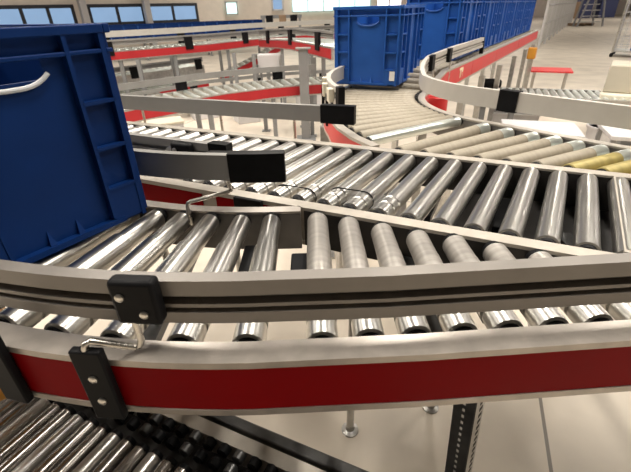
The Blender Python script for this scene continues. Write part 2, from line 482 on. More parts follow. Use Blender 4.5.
# round swivel plates at the guide joint
p = on_b(-.70, -.024)
sp = MB().lathe([(0, .03), (.004, .03), (.006, .026)], (p[0], p[1], .075), (-nb.x, -nb.y, 0), 24).build('joint_plate', M['galv'], B)
p = on_b(-.70, -.031); MB().lathe([(0, .008), (.004, .008), (.005, .005)], (p[0], p[1], .08), (-nb.x, -nb.y, 0), 12).build('bolt', M['black'], sp)
# control module hanging between the rails
p = on_b(-.19, .20)
cm = MB().box((p[0], p[1], -.105), (.17, .11, .07), math.atan2(b.y, b.x)).build('control_module', M['white'], B, bevel=.004)
md = MB()
for i in range(7):
    q = on_b(-.26+i*.016, .143); md.box((q[0], q[1], -.09), (.006, .002, .03), math.atan2(b.y, b.x))
md.build('terminal_strip', M['black'], cm)
for s in (-.05, .16, .52, .8):
    p = on_b(s, .30); MB().box((p[0], p[1], -.105), (.05, .2, .03), math.atan2(b.y, b.x)).build('drive_box', M['black'], B, bevel=.003)
MB().sweep([on_b(.02), on_b(1.28)], [(.06, -.1145), (BW+.034, -.1145), (BW+.034, -.122), (.06, -.122)]).build('under_tray', M['liner'], B)
leg(B, .415, .99, -.115); leg(B, *on_b(-.9, .04), -.115); leg(B, *on_b(-.9, BW-.02), -.115); leg(B, *on_b(.9, BW-.02), -.115)

# ================================================================== D / E: curve fed by the straight conveyor with the totes
DC = Vector((1.173, 2.079)); DRi, DRo = .62, 1.08
eh = Vector((-.54, -.84)).normalized()     # heading of E, towards us
D = thing('merging_conveyor', (.5, 1.9, FLOOR), 'tan roller curve sweeping from the tote queue down to the diagonal conveyor', 'conveyor')
ri = [tuple(DC + Vector((math.cos(R(a_)), math.sin(R(a_))))*DRi) for a_ in [147 + i*73/24 for i in range(25)]]
ro = [tuple(DC + Vector((math.cos(R(a_)), math.sin(R(a_))))*DRo) for a_ in [147 + i*73/24 for i in range(25)]]
dt = Vector((.64, -.77)).normalized()
qb = Vector(on_b(0, BW+.038))
tl = hit(ri[-1], dt, qb, b) - .01
ri2 = ri + [tuple(Vector(ri[-1]) + dt*tl*.5), tuple(Vector(ri[-1]) + dt*tl)]
ro2 = [p for p in ro if p[1] > 1.90] + [(.109, 1.885), (.117, 1.78), (.134, 1.67), (.178, 1.52), (.238, 1.395)]
rail(D, ri2, +1, M['alu'], M['red_far'], M['liner_grey'])
rail(D, ro2, -1, M['alu'], M['red_far'], M['liner_grey'])
LO = plen(ro2); k = 0; st_ = .05
while st_ < LO - .03:
    q = Vector(cut(ro2, 0, st_)[-1]); u = (DC - q).normalized(); r_in = (DC - q).length - DRi
    last = st_ + .079 >= LO - .03
    roller(D, 'plain', tuple(q+u*.004), tuple(q+u*(r_in-.004)), M['white_roller'] if last else M['tan_roller'], r=.020 if last else .026)
    st_ += .079
far_line = Vector(ri[-1])
for k in range(16):
    s = -.205 + k*.0855
    st = Vector(on_b(s, BW+.041)); an = R((35, 31.5, 28.5, 27.5, 26.5, 25.5, 24.5, 23.5, 23, 23, 23, 23, 23, 23, 23, 23)[k])
    d = Vector((math.cos(an), math.sin(an)))
    t = hit(st, d, far_line, dt)
    w_ = st - DC; B_ = w_.dot(d); disc = B_*B_ - (w_.dot(w_) - DRi*DRi)
    if disc > 0 and -B_ - math.sqrt(disc) > 0:
        tc = -B_ - math.sqrt(disc)
        if (st + d*t - far_line).dot(dt) < 0: t = tc
    if t < .09: break
    roller(D, 'plain', tuple(st), tuple(st + d*(t-.006)), M['yellow_roller'] if s > .26 else M['tan_roller'], r=.026, sleeve='white_roller')
gz, gh = .055, .07
gE = [tuple(Vector(ri[0]) - eh*1.35) + (.065,), tuple(Vector(ri[0]) - eh*.5) + (.065,)] + [p + (.055*max(0, 1-i/10),) for i, p in enumerate(ri)] + [tuple(Vector(ri[-1]) + dt*q) + (0.,) for q in (.25, .5, .9)]
gE = offset(gE, -.004)
guide(D, gE, +1, M['guide_pale'], gz, gh, cap0=.02)
L0 = plen(gE[:3]); L1 = plen(gE[:27])
pj = cut(gE, L1+.07, L1+.145)
MB().sweep(pj, [(-.005, gz-.005), (.03, gz-.005), (.03, gz+gh+.004), (-.005, gz+gh+.004)]).build('joint_clamp', M['black'], D)
for s_ in (L0-.36, L0-.02):
    pj = cut(gE, s_, s_+.05)
    MB().sweep(pj, [(.018, gz-.003), (.042, gz-.003), (.042, gz+gh+.004), (.018, gz+gh+.004)]).build('guide_bracket', M['black'], D)
    q = Vector(offset(pj, .036)[0]); MB().tube([(q.x, q.y, gz+.06), (q.x, q.y, -.05)], .006).build('bent_rod', M['zinc'], D)
gO = [tuple(Vector(ro[0]) - eh*.25)] + ro[:17]
gO = offset(gO, .004)
guide(D, gO, -1, M['guide_pale'], gz, gh, cap1=.03)
for f_ in (.42, .62, .78, .9):
    Lg = plen(gO); pj = cut(gO, Lg*f_, Lg*f_+.05)
    MB().sweep(pj, [(-.02, gz), (-.045, gz), (-.045, gz+gh*.8), (-.02, gz+gh*.8)]).build('guide_bracket', M['cream_paint'], D)
    q = Vector(offset(pj, -.042)[0]); MB().tube([(q.x, q.y, gz+.03), (q.x, q.y, -.06)], .007).build('bent_rod', M['black'], D)
# red capped drive end seen inside the bend
p = DC + Vector((-.53, .03))
MB().lathe([(0, .03), (.004, .05), (.08, .05), (.09, .04)], (p.x, p.y, -.065), (0, 0, 1), 24).build('red_end_cap', M['red_far'], D)
for a_, r_ in ((170, .58), (205, .58), (180, 1.11), (200, 1.11)):
    u = Vector((math.cos(R(a_)), math.sin(R(a_)))); leg(D, DC.x+u.x*r_, DC.y+u.y*r_, -.11, 'square', R(a_))
for s_ in (.25, .6):
    q = Vector(ri[-1]) + dt*s_ + Vector((.77, .64))*.02; leg(D, q.x, q.y, -.11, 'square', R(-50))

E_ = thing('queue_conveyor', (1.8, 4.2, FLOOR), 'straight red sided conveyor carrying the row of blue totes away from the bend', 'conveyor')
EL = 5.0
def on_e(s, n=0.):      # s runs back from the bend, n to the left seen from here
    q = Vector(ri[0]) - eh*s + Vector((-.84, .54)).normalized()*n; return (q.x, q.y)
def ez(s): return min(.075, .012 + .21*s)
ES = (EL, 2.5, .8, .3, 0)
er = [on_e(q) + (ez(q),) for q in ES]; el = [on_e(q, DRo-DRi) + (ez(q),) for q in ES]
rail(E_, er, +1, M['alu'], M['red_far'], M['liner_grey'], dep=.125, panel=[[on_e(x1) + (ez(x1),), on_e((x0+x1)/2) + (ez((x0+x1)/2),), on_e(x0) + (ez(x0),)] for x0, x1 in ((.06, .3), (.30, .98), (.99, 1.9), (1.91, 3.2), (3.21, 4.98))])
rail(E_, el, -1, M['alu'], M['red_far'], M['liner_grey'], dep=.125)
for k in range(58):
    s = .04 + k*.085
    roller(E_, 'plain', on_e(s, DRo-DRi-.003) + (ez(s),), on_e(s, .003) + (ez(s),), M['tan_roller'], caps=False)
for s in (.85, 1.5, 2.3, 3.2, 4.1, 4.9):
    for n_ in (-.02, DRo-DRi+.02):
        p = on_e(s, n_); leg(E_, p[0], p[1], -.12, 'square', R(57))
# lettering on the red panel
def text(root, body, pos, size, m, rx, rz, name='panel_lettering'):
    cu = bpy.data.curves.new(name, 'FONT'); cu.body = body; cu.size = size; cu.extrude = .0006
    cu.offset = .004
    cu.align_x = 'CENTER'; cu.align_y = 'CENTER'
    tmp = bpy.data.objects.new('tmp_text', cu); C.objects.link(tmp)
    bpy.context.view_layer.update()
    me = bpy.data.meshes.new_from_object(tmp.evaluated_get(bpy.context.evaluated_depsgraph_get()))
    bpy.data.objects.remove(tmp)
    me.materials.clear(); me.materials.append(m)
    o = bpy.data.objects.new(name, me); C.objects.link(o); o.parent = root
    o.rotation_euler = (rx, 0, rz); o.location = Vector(pos) - ORG[root.name]
    return o
p = on_e(.66, -.0365)
text(E_, 'T8', (p[0], p[1], .075-.066), .085, M['cream'], R(90), math.atan2(-eh.y, -eh.x))

# ================================================================== F: low conveyor in the lower left corner
zF = -.5
F = thing('low_conveyor', (-.6, .5, FLOOR), 'low dark roller conveyor passing under the curved conveyor at the lower left', 'conveyor')
PF = Vector((-.52, .655))
def on_f(s, n=0.): q = PF + b*s + nb*n; return (q.x, q.y)
for k in range(-14, 17):
    s = k*.044
    roller(F, 'plain', on_f(s, -.52), on_f(s, 0), M['dark_roller'] if k % 3 else M['chrome_worn'], r=.0195, z=zF)
pb = 0
for k in range(-10, 17):
    s = k*.044 + .012
    for n_ in (.022, .058):
        p = on_f(s, n_)
        mb = MB().lathe([(0, .012), (.002, .015), (.022, .015), (.026, .010)], (p[0], p[1], zF-.022), (nb.x, nb.y, 0), 14)
        mb.build('drive_pulley', M['black'] if (k + int(n_*100)) % 3 else M['strut'], F)
rf = [on_f(-.9), on_f(.9)]
MB().sweep(rf, [(.082, zF-.012), (.112, zF-.002), (.112, zF-.08), (.082, zF-.08)]).build('side_rail', M['alu'], F)
MB().sweep(rf, [(.122, zF+.0), (.150, zF+.0), (.152, zF-.004), (.152, zF-.05), (.122, zF-.05)]).build('guard_strip', M['strut'], F, bevel=.004)
MB().sweep(rf, [(-.56, zF-.004), (-.525, zF-.004), (-.525, zF-.09), (-.56, zF-.09)]).build('side_rail', M['strut'], F)
MB().sweep(rf, [(-.5, zF-.1), (.15, zF-.1), (.15, zF-.105), (-.5, zF-.105)]).build('under_tray', M['liner'], F)
for s, n_ in ((-.6, .1), (.55, .1), (-.6, -.54), (.55, -.54)):
    p = on_f(s, n_); leg(F, p[0], p[1], zF-.08, 'square', math.atan2(b.y, b.x), M['strut'])

# ================================================================== totes
TL, TW, TH = .60, .40, .405
def make_tote(blue, lip, label=True):
    t = thing('plastic_tote', (0,0,0), 'x', 'tote', None)
    def taper(mb):
        for v in mb.v:
            k = 1 - .012*(1 - v.z/TH); v.x *= k; v.y *= k
        return mb
    w = .006
    hx, hy = TL/2-.018, TW/2-.018
    z1 = TH-.004
    body = MB()
    body.box((0, 0, .008), (2*hx, 2*hy, .010))
    for s in (-1, 1):
        body.box((0, s*(hy-w/2), z1/2), (2*hx, w, z1))
        x = s*(hx-w/2)
        hs0, hs1, hw = TH*.79, TH*.875, .062
        body.box((x, 0, hs0/2), (w, 2*hy-2*w, hs0))
        body.box((x, 0, (hs1+z1)/2), (w, 2*hy-2*w, z1-hs1))
        for q in (-1, 1):
            yy = (hw + hy-w)/2
            body.box((x, q*yy, (hs0+hs1)/2), (w, hy-w-hw, hs1-hs0))
    taper(body).build('body', blue, t)
    # rim and second band
    rim = MB()
    for z, h, o in ((TH-.008, .016, .0), (TH*.885, .008, .002)):
        ex, ey = TL/2-o, TW/2-o
        for s in (-1, 1):
            rim.box((0, s*(ey-.007), z), (2*ex, .014, h)); rim.box((s*(ex-.007), 0, z), (.014, 2*ey-.028, h))
    taper(rim).build('rim', blue, t, bevel=.002)
    # stiffening ribs, one mesh per side
    d = .017
    levels = (TH*.215, TH*.435, TH*.66)
    for s in (-1, 1):
        r = MB()
        x = s*(hx + d/2 - .0005)
        for q in (-1, 1):
            r.box((x, q*(hy-.004), TH*.5), (d, .010, TH*.98)); r.box((x, q*(hy-.076), TH*.52), (d, .008, TH*.94))
            for z in levels: r.box((x, q*(hy-.04), z), (d, .07, .007))
            r.box((x - s*.001, q*(hy-.04), TH*.11+.006), (d-.002, .07, TH*.2))
            # small gussets at the foot
            y = q*.03
            r.add([(x-s*d/2, y-.008, .014), (x-s*d/2, y+.008, .014), (x-s*d/2, y, .05), (x+s*d*.35, y-.008, .014), (x+s*d*.35, y+.008, .014)],
                  [(0,1,2), (0,3,4,1), (0,2,3), (1,4,2), (2,4,3)])
        r.box((x, 0, .012), (d, 2*hy-.1, .012))
        taper(r).build('end_ribs', blue, t)
        r = MB()
        y = s*(hy + d/2 - .0005)
        for q in (-1, 1):
            for xx, ww in ((hx-.004, .010), (hx-.095, .009), (.085, .022)):
                r.box((q*xx, y, TH*.5), (ww, d, TH*.96))
            for z in levels: r.box((q*(hx-.05), y, z), (.09, d, .007))
            r.box((q*(hx-.05), y-s*.001, TH*.11+.006), (.09, d-.002, TH*.2))
        r.box((0, y, .012), (2*hx-.2, d, .012))
        taper(r).build('long_ribs', blue, t)
        # curved lip of the hand hole
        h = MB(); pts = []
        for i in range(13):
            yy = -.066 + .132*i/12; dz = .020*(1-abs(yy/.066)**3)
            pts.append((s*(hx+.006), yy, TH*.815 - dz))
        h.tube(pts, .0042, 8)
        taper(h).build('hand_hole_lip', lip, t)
    if label:
        l = MB().box((hx+d+.0012, hy-.024, TH*.14), (.001, .03, .05))
        taper(l).build('barcode_label', M['label'], t)
    return t
def place_tote(src, x, y, head, label, group, z=0.):
    t = copy_tree(src) if src.get('used') else src
    src['used'] = 1
    t.location = (x, y, z); t.rotation_euler = (0, 0, head)
    tag(t, label, 'tote', group)
    return t
# the near one on the left of the curve
near = make_tote(M['blue'], M['lit_lip'], False)
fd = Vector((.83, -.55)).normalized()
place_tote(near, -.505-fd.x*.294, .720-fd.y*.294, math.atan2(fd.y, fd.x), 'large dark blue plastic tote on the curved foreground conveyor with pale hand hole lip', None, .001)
# the queue
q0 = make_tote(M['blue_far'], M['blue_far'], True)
GR = 'blue totes queued on the red sided conveyor'
names = ['first blue tote of the queue, on the tan roller bend with a white label', 'second blue tote of the queue, touching the first one on the bend',
         'third blue tote of the queue along the red sided conveyor', 'fourth blue tote of the queue along the red sided conveyor',
         'fifth blue tote of the queue along the red sided conveyor', 'sixth blue tote of the queue along the red sided conveyor',
         'seventh blue tote of the queue, last one at the far end']
eb = -eh
for i, nm in enumerate(names):
    d0 = Vector((-.42, -.907)).normalized(); c = Vector((.315, 2.47)) - d0*.295
    if i: c = Vector(on_e(.35 + .02 + .655*i, (DRo-DRi)/2))
    dv = eh if i else d0
    place_tote(q0, c.x, c.y, math.atan2(dv.y, dv.x), nm, GR, .022 if i == 0 else ez(.36+.655*i)+.001)
for o in (near, q0):
    if 'used' in o: del o['used']
for o in bpy.data.objects:
    if 'used' in o: del o['used']

# ================================================================== background conveyors
def far_conveyor(name, path, z, label, red=True, guides=(), legs=(), w=.46, rollers=True, red_m='red_back', pitch=.11):
    root = thing(name, (path[0][0], path[0][1], FLOOR), label, 'conveyor')
    ctr = [(p[0], p[1]) + ((p[2],) if len(p) > 2 else (z,)) for p in path]
    rp, lp = offset(ctr, -w/2), offset(ctr, w/2)
    rail(root, rp, -1, M['galv'], M[red_m] if red else None, None, dep=.12)
    rail(root, lp, +1, M['galv'], M[red_m] if red else None, None, dep=.12)
    if rollers:
        L = plen(ctr); n = min(95, int(L/pitch)); pt = L/n
        for k in range(n):
            s = (k+.5)*pt; a, c = cut(rp, 0, s)[-1], cut(lp, 0, s*plen(lp)/L)[-1]
            a = cut(rp, 0, s*plen(rp)/L)[-1]
            roller(root, 'plain', a, c, M['white_roller'], caps=False)
    for side, h, m, zz in guides:
        pth = rp if side < 0 else lp
        guide(root, [q[:2] + (q[2],) for q in pth], side, m, zz, h)
        L = plen(pth); k = .5
        while k < L:
            c = cut(pth, k, min(L, k+.12))
            if len(c) > 1 and plen(c) > .05:
                S = side
                MB().sweep(c, [(S*.02, -.06), (S*.05, -.06), (S*.05, zz+h*.7), (S*.02, zz+h*.7)]).build('guide_bracket', M['black'], root)
            k += 1.15
    for f_ in legs:
        for pth in (rp, lp):
            q = cut(pth, 0, max(.03, plen(pth)*f_))[-1]
            leg(root, q[0], q[1], q[2]-.1, 'square', 0, M['grey_paint'])
    return root
far_conveyor('loop_conveyor', [(-6.2, 4.1), (-4.2, 4.95), (-2.55, 6.35), (-1.8, 7.0), (-.95, 8.2), (.25, 9.2), (1.6, 9.8)], .0, 'long curving red sided conveyor crossing the hall below the windows',
             guides=((-1, .07, M['guide_mid'], .06), (1, .08, M['guide_pale'], .14)), legs=(.3, .42, .5, .6, .7, .8))
far_conveyor('branch_conveyor', [(-.62, 7.6, .0), (-.22, 6.6, .05), (.02, 5.9, .075), (.30, 5.0, .085), (.46, 4.5, .085)], .02, 'short red sided branch leaving the long loop beside the grey post',
             guides=((-1, .07, M['guide_mid'], .07),), legs=(.35, .9))
far_conveyor('lower_conveyor', [(-4.2, 5.0), (-2.75, 6.4), (-1.95, 7.4)], -.60, 'lower level conveyor with a thin red side beneath the long loop',
             guides=((1, .05, M['guide_pale'], .02),), legs=(.3, .6, .9))
far_conveyor('return_conveyor', [(-2.3, 3.1), (-1.75, 3.85), (-1.05, 4.5), (-.55, 4.8), (-.15, 4.95), (.1, 5.0)], -.3, 'red sided conveyor just behind the diagonal conveyor and left of the grey post',
             guides=((1, .06, M['guide_mid'], .08),), legs=(.3, .55, .8, .95))
far_conveyor('incline_conveyor', [(-1.75, 8.15, -.62), (-1.1, 8.35, -.36), (-.55, 8.55, -.1)], 0, 'small inclined red and white conveyor rising to the loop', legs=(.6,), w=.36)
far_conveyor('window_conveyor', [(-11.5, 11.2), (-6.9, 13.6), (-2.6, 15.8), (1.0, 17.2)], -.26, 'far conveyor under the windows carrying a row of blue totes', red=False, legs=(.2, .35, .5, .65, .8), rollers=False)
far_conveyor('transfer_conveyor', [(-4.9, 4.7), (-3.6, 5.75), (-2.75, 6.65), (-2.0, 7.55)], -.36, 'grey conveyor without coloured side one level below the long loop', red=False,
             guides=((-1, .07, M['grey_paint'], .05),), legs=(.4, .6, .85), w=.4)
far_conveyor('cross_conveyor', [(-3.4, 4.2), (-2.6, 5.3), (-1.5, 6.6), (-.5, 7.2), (.5, 7.4)], -.62, 'lowest grey conveyor near the floor crossing behind the thick grey post', red=False,
             guides=((1, .05, M['guide_mid'], .05),), legs=(.35, .7), w=.42)
# far totes: the near tote's shape without its small parts
GF = 'blue totes on the far conveyor under the windows'
ft = thing('plastic_tote', (0,0,0), 'x', 'tote', GF)
mb = MB().box((0, 0, .19), (.58, .38, .38)); mb.build('body', M['blue'], ft, bevel=.01)
mb = MB()
for s in (-1, 1):
    mb.box((0, s*.195, .385), (.6, .012, .03)); mb.box((s*.295, 0, .385), (.012, .38, .03))
mb.build('rim', M['blue'], ft)
for s in (-1, 1):
    for x in (-.27, .27): MB().box((x, s*.195, .2), (.03, .012, .38)).build('corner_rib', M['blue_far'], ft)
words = ['first', 'second', 'third', 'fourth', 'fifth', 'sixth', 'seventh', 'eighth', 'ninth', 'tenth', 'eleventh', 'twelfth', 'thirteenth', 'fourteenth']
for i in range(14):
    f_ = i/13
    x = -6.75 + f_*(-1.9+6.75); y = 13.68 + f_*(16.06-13.68)
    o = copy_tree(ft) if i else ft
    o.location = (x, y, -.255); o.rotation_euler = (0, 0, R(116))
    tag(o, words[i] + ' from the left of the small far blue totes under the windows', 'tote', GF)

# grey support post and hanging cabinet near the branch
t = thing('support_post', (-.075, 4.62, FLOOR), 'thick grey steel post standing left of the first queued tote', 'post')
MB().box((-.075, 4.62, -.42), (.10, .10, .96), 0).build('column', M['grey_paint'], t, bevel=.006)
MB().box((-.075, 4.62, FLOOR+.01), (.22, .22, .02)).build('base_plate', M['grey_paint'], t)
MB().box((-.075, 4.62, .065), (.16, .14, .012)).build('top_plate', M['galv'], t)
t = thing('control_cabinet', (-.62, 6.6, FLOOR), 'pale grey control cabinet on legs under the long loop conveyor', 'cabinet')
MB().box((-.62, 6.6, -.26), (.34, .2, .22)).build('housing', M['white'], t, bevel=.008)
MB().box((-.62, 6.495, -.26), (.30, .012, .19)).build('door', M['pillar'], t)
for s in (-1, 1): MB().box((-.62+s*.14, 6.6, -.635), (.03, .03, .53)).build('leg', M['grey_paint'], t)
# square posts of the far steelwork
PG = 'slim steel uprights in the far steelwork'
posts = [(-2.38, 6.03, .0, 'left end, below the windows'), (-3.35, 6.95, -.05, 'far left, nearest the dark blue tote'), (-1.15, 6.6, 0., 'middle of the steelwork'), (-.83, 6.4, 0., 'just left of the pale cabinet'), (-.4, 6.2, 0., 'just right of the pale cabinet'), (.05, 5.9, -.02, 'right of the thick grey post')]
for (x, y, zt, w_) in posts:
    t = thing('steel_upright', (x, y, FLOOR), 'slim grey steel upright, ' + w_, 'post', PG)
    MB().box((x, y, (FLOOR+zt-.13)/2), (.05, .05, zt-.13-FLOOR)).build('column', M['grey_paint'], t)
    MB().box((x, y, FLOOR+.006), (.14, .14, .012)).build('base_plate', M['grey_paint'], t)
    MB().box((x, y, FLOOR+.32), (.4, .025, .04), R(30)).build('cross_arm', M['galv'], t)
# small white motor boxes and cartons between the legs
CG = 'pale boxes standing among the conveyor legs'
for (x, y, w_, h_, m_, lab) in ((-1.85, 4.95, .5, .16, 'white', 'wide white box on the floor behind the far left guide rail'),
                             (-1.55, 5.9, .35, .2, 'pillar', 'grey box on the floor under the thin red lower conveyor'),
                             (-.9, 5.6, .3, .3, 'white', 'tall white box on the floor under the long loop'),
                             (-.05, 6.3, .3, .35, 'white', 'white box on the floor behind the thick grey post'),
                             (.3, 3.9, .22, .25, 'white', 'small white box on the floor beside the tan roller bend')):
    t = thing('storage_box', (x, y, FLOOR), lab, 'box', CG)
    MB().box((x, y, FLOOR+h_/2), (w_, .3, h_), R(25)).build('body', M[m_], t, bevel=.008)
    MB().box((x, y, FLOOR+h_+.01), (w_+.02, .32, .02), R(25)).build('lid', M['cream_paint'], t)
# blue totes' neighbours on top of the loop: dark devices
t = thing('scanner_unit', (-.55, 9.0, 0), 'dark scanner unit with two heads standing over the loop conveyor near the green window', 'scanner')
for x in (-.95, -.2): MB().box((x, 9.45, -.30), (.05, .05, 1.2)).build('upright', M['grey_paint'], t)
MB().box((-.58, 9.45, .30), (.85, .06, .06)).build('beam', M['grey_paint'], t)
for x, m_ in ((-.82, 'black'), (-.55, 'brown'), (-.32, 'black')): MB().box((x, 9.40, .24), (.14, .14, .18)).build('scan_head', M[m_], t, bevel=.01)

# ================================================================== right hand side
# low roller conveyor, red plate, beige hood
root = far_conveyor('floor_conveyor', [(2.1, 4.62), (3.3, 4.15)], -.42, 'low pale roller conveyor beyond the right guide rail, in front of the beige hood', red=False, legs=(.1, .9), w=.5, pitch=.07)
t = thing('machine_hood', (3.35, 4.2, FLOOR), 'beige sheet metal machine hood with a cream ledge at the right edge', 'machine')
rz = R(-35.5); m3 = Matrix.Rotation(rz, 3, 'Z')
def hd(x, y): q = m3 @ Vector((x, y, 0)); return (2.97+q.x, 4.24+q.y)
p = hd(.5, .22); MB().box((p[0], p[1], -.262), (1.0, .44, .256), rz).build('hood', M['beige'], t, bevel=.012)
p = hd(.5, .12); MB().box((p[0], p[1], -.455), (1.03, .40, .125), rz).build('ledge', M['cream_paint'], t, bevel=.015)
p = hd(.52, .2); MB().box((p[0], p[1], -.71), (.85, .36, .38), rz).build('base', M['grey_paint'], t)
t = thing('warning_board', (3.3, 5.86, FLOOR), 'flat salmon red board lying on a stand behind the low pale conveyor', 'board')
MB().box((3.30, 5.86, -.39), (.50, .42, .02), R(-25)).build('board', M['red_far'], t)
for s in (-1, 1): MB().box((3.30+s*.18, 5.86-s*.08, -.65), (.03, .03, .5)).build('leg', M['galv'], t)
t = thing('drive_motor', (1.95, 4.6, FLOOR), 'black drive motor beside the left end of the low pale conveyor', 'motor')
MB().lathe([(0, .03), (.01, .055), (.16, .055), (.17, .045), (.22, .045), (.23, .03)], (1.9, 4.75, -.36), (.95, -.2, 0), 20).build('motor_body', M['black'], t)
MB().box((1.98, 4.74, -.44), (.1, .12, .06)).build('terminal_box', M['black'], t, bevel=.006)
MB().box((1.98, 4.74, -.68), (.05, .05, .44)).build('stand', M['grey_paint'], t)
t = thing('drive_motor', (1.75, 4.2, FLOOR), 'second black drive motor nearer the right guide rail', 'motor')
MB().lathe([(0, .03), (.01, .05), (.14, .05), (.15, .04), (.2, .04), (.21, .03)], (1.68, 4.25, -.38), (.95, -.1, 0), 20).build('motor_body', M['black'], t)
MB().box((1.76, 4.24, -.46), (.1, .1, .06)).build('terminal_box', M['black'], t, bevel=.006)
MB().box((1.76, 4.24, -.69), (.05, .05, .42)).build('stand', M['grey_paint'], t)
BG = 'pale sheet metal bins on the floor behind the right guide rail'
for (x, y, w_, d_, h_, lab) in ((2.35, 4.75, .5, .35, .22, 'wide white bin on the floor under the low pale conveyor'), (1.55, 3.9, .35, .3, .28, 'white bin on the floor just behind the tan roller bend'), (2.15, 3.85, .3, .3, .2, 'small white bin on the floor left of the round basket')):
    t = thing('storage_bin', (x, y, FLOOR), lab, 'bin', BG)
    mb = MB(); mb.box((x, y, FLOOR+.012), (w_, d_, .02), R(-20))
    m3 = Matrix.Rotation(R(-20), 3, 'Z')
    for sx, sy in ((1, 0), (-1, 0), (0, 1), (0, -1)):
        q = m3 @ Vector((sx*w_/2, sy*d_/2, 0)); mb.box((x+q.x, y+q.y, FLOOR+h_/2), (.012 if sx else w_, .012 if sy else d_+.012, h_), R(-20))
    mb.build('body', M['pillar'], t)
    mb = MB()
    for sx, sy in ((1, 0), (-1, 0), (0, 1), (0, -1)):
        q = m3 @ Vector((sx*w_/2, sy*d_/2, 0)); mb.box((x+q.x, y+q.y, FLOOR+h_+.006), (.03 if sx else w_+.03, .03 if sy else d_+.03, .014), R(-20))
    mb.build('rim', M['white'], t)
# emergency button post at the end of the queue conveyor
p = on_e(4.15, -.1)
t = thing('stop_button_post', (p[0], p[1], FLOOR), 'slim post with an orange yellow push button beside the red queue conveyor', 'post')
MB().box((p[0], p[1], (FLOOR-.16)/2), (.05, .05, -.16-FLOOR)).build('column', M['galv'], t)
MB().box((p[0], p[1], -.17), (.1, .09, .14), R(-35)).build('button_box', M['orange'], t, bevel=.01)
# work tables and baskets under the right guide
TG = 'low work tables beyond the right guide rail'
for (x, y, lab) in ((1.80, 3.15, 'low white table beyond the right guide rail, nearest the tan bend'), (2.50, 2.95, 'low white table beyond the right guide rail, towards the grey basket')):
    t = thing('work_table', (x, y, FLOOR), lab, 'table', TG)
    MB().box((x, y, -.45), (.55, .42, .03), R(-20)).build('table_top', M['white'], t, bevel=.005)
    for sx in (-1, 1):
        for sy in (-1, 1):
            q = Matrix.Rotation(R(-20), 3, 'Z') @ Vector((sx*.25, sy*.18, 0)); MB().box((x+q.x, y+q.y, -.68), (.03, .03, .44), R(-20)).build('leg', M['grey_paint'], t)
t = thing('waste_basket', (2.72, 3.70, FLOOR), 'round pale grey basket on the floor under the right guide rail', 'basket')
MB().lathe([(0, .10), (.30, .14), (.30, .134), (.012, .094)], (2.72, 3.70, FLOOR), (0, 0, 1), 28).build('bucket', M['white'], t)
MB().lathe([(.29, .148), (.312, .148), (.312, .134), (.29, .134)], (2.72, 3.70, FLOOR), (0, 0, 1), 28).build('rim', M['pillar'], t)
# mesh guard fence along the aisle
t = thing('guard_fence', (6.6, 11.6, FLOOR), 'white wire mesh guard fence along the far side of the aisle behind the totes', 'fence')
f0, f1 = Vector((7.5, 14.4)), Vector((19.2, 33.0)); nP = 12
for i in range(nP):
    q = f0.lerp(f1, i/(nP-1)); MB().box((q.x, q.y, .15), (.07, .07, 2.1), R(64)).build('fence_post', M['pillar'], t)
wm = MB()
fd2 = (f1-f0).normalized(); rz = math.atan2(fd2.y, fd2.x); mid = (f0+f1)/2; LF = (f1-f0).length
for z in (-.75, -.2, .35, .9, 1.15): wm.box((mid.x, mid.y, z), (LF, .025, .03), rz)
for i in range(0, 150):
    q = f0.lerp(f1, i/149); wm.box((q.x, q.y, .2), (.012, .012, 1.9), rz)
wm.build('mesh_panel', M['galv'], t)
# wire roll cage with blue crates at the right edge
t = thing('roll_cage', (8.75, 11.6, FLOOR), 'tall zinc wire roll cage at the right edge of the aisle', 'roll cage')
cx, cy = 8.75, 11.6; rzc = R(-38); m3 = Matrix.Rotation(rzc, 3, 'Z')
def rc(x, y): q = m3 @ Vector((x, y, 0)); return (cx+q.x, cy+q.y)
for sx in (-1, 1):
    for sy in (-1, 1):
        p = rc(sx*.55, sy*.4); MB().cyl((p[0], p[1], FLOOR+.12), (p[0], p[1], .95), .022, 10).build('frame_post', M['zinc'], t)
        MB().lathe([(0, .05), (.035, .05)], (p[0]-.02, p[1], FLOOR+.05), (1, 0, 0), 14).build('caster', M['black'], t)
p = rc(0, 0); MB().box((p[0], p[1], FLOOR+.14), (1.12, .82, .03), rzc).build('base_deck', M['galv'], t)
for (sx, sy) in ((0, -1), (0, 1), (-1, 0), (1, 0)):
    wm = MB(); p = rc(sx*.55, sy*.4); ln = 1.1 if sx == 0 else .8
    rr = rzc if sx == 0 else rzc + PI/2
    for k in range(9): wm.box((p[0], p[1], FLOOR+.25+k*.2), (ln, .010, .012), rr)
    for k in range(9):
        o_ = -ln/2 + ln*k/8
        q = rc(sx*.55 + (o_ if sx == 0 else 0), sy*.4 + (o_ if sy == 0 else 0)); wm.box((q[0], q[1], .05), (.010, .010, 1.7), rr)
    wm.build('wire_panel', M['white'], t)
KG = 'blue crates inside the wire roll cage'
kn = ['bottom', 'middle', 'top']
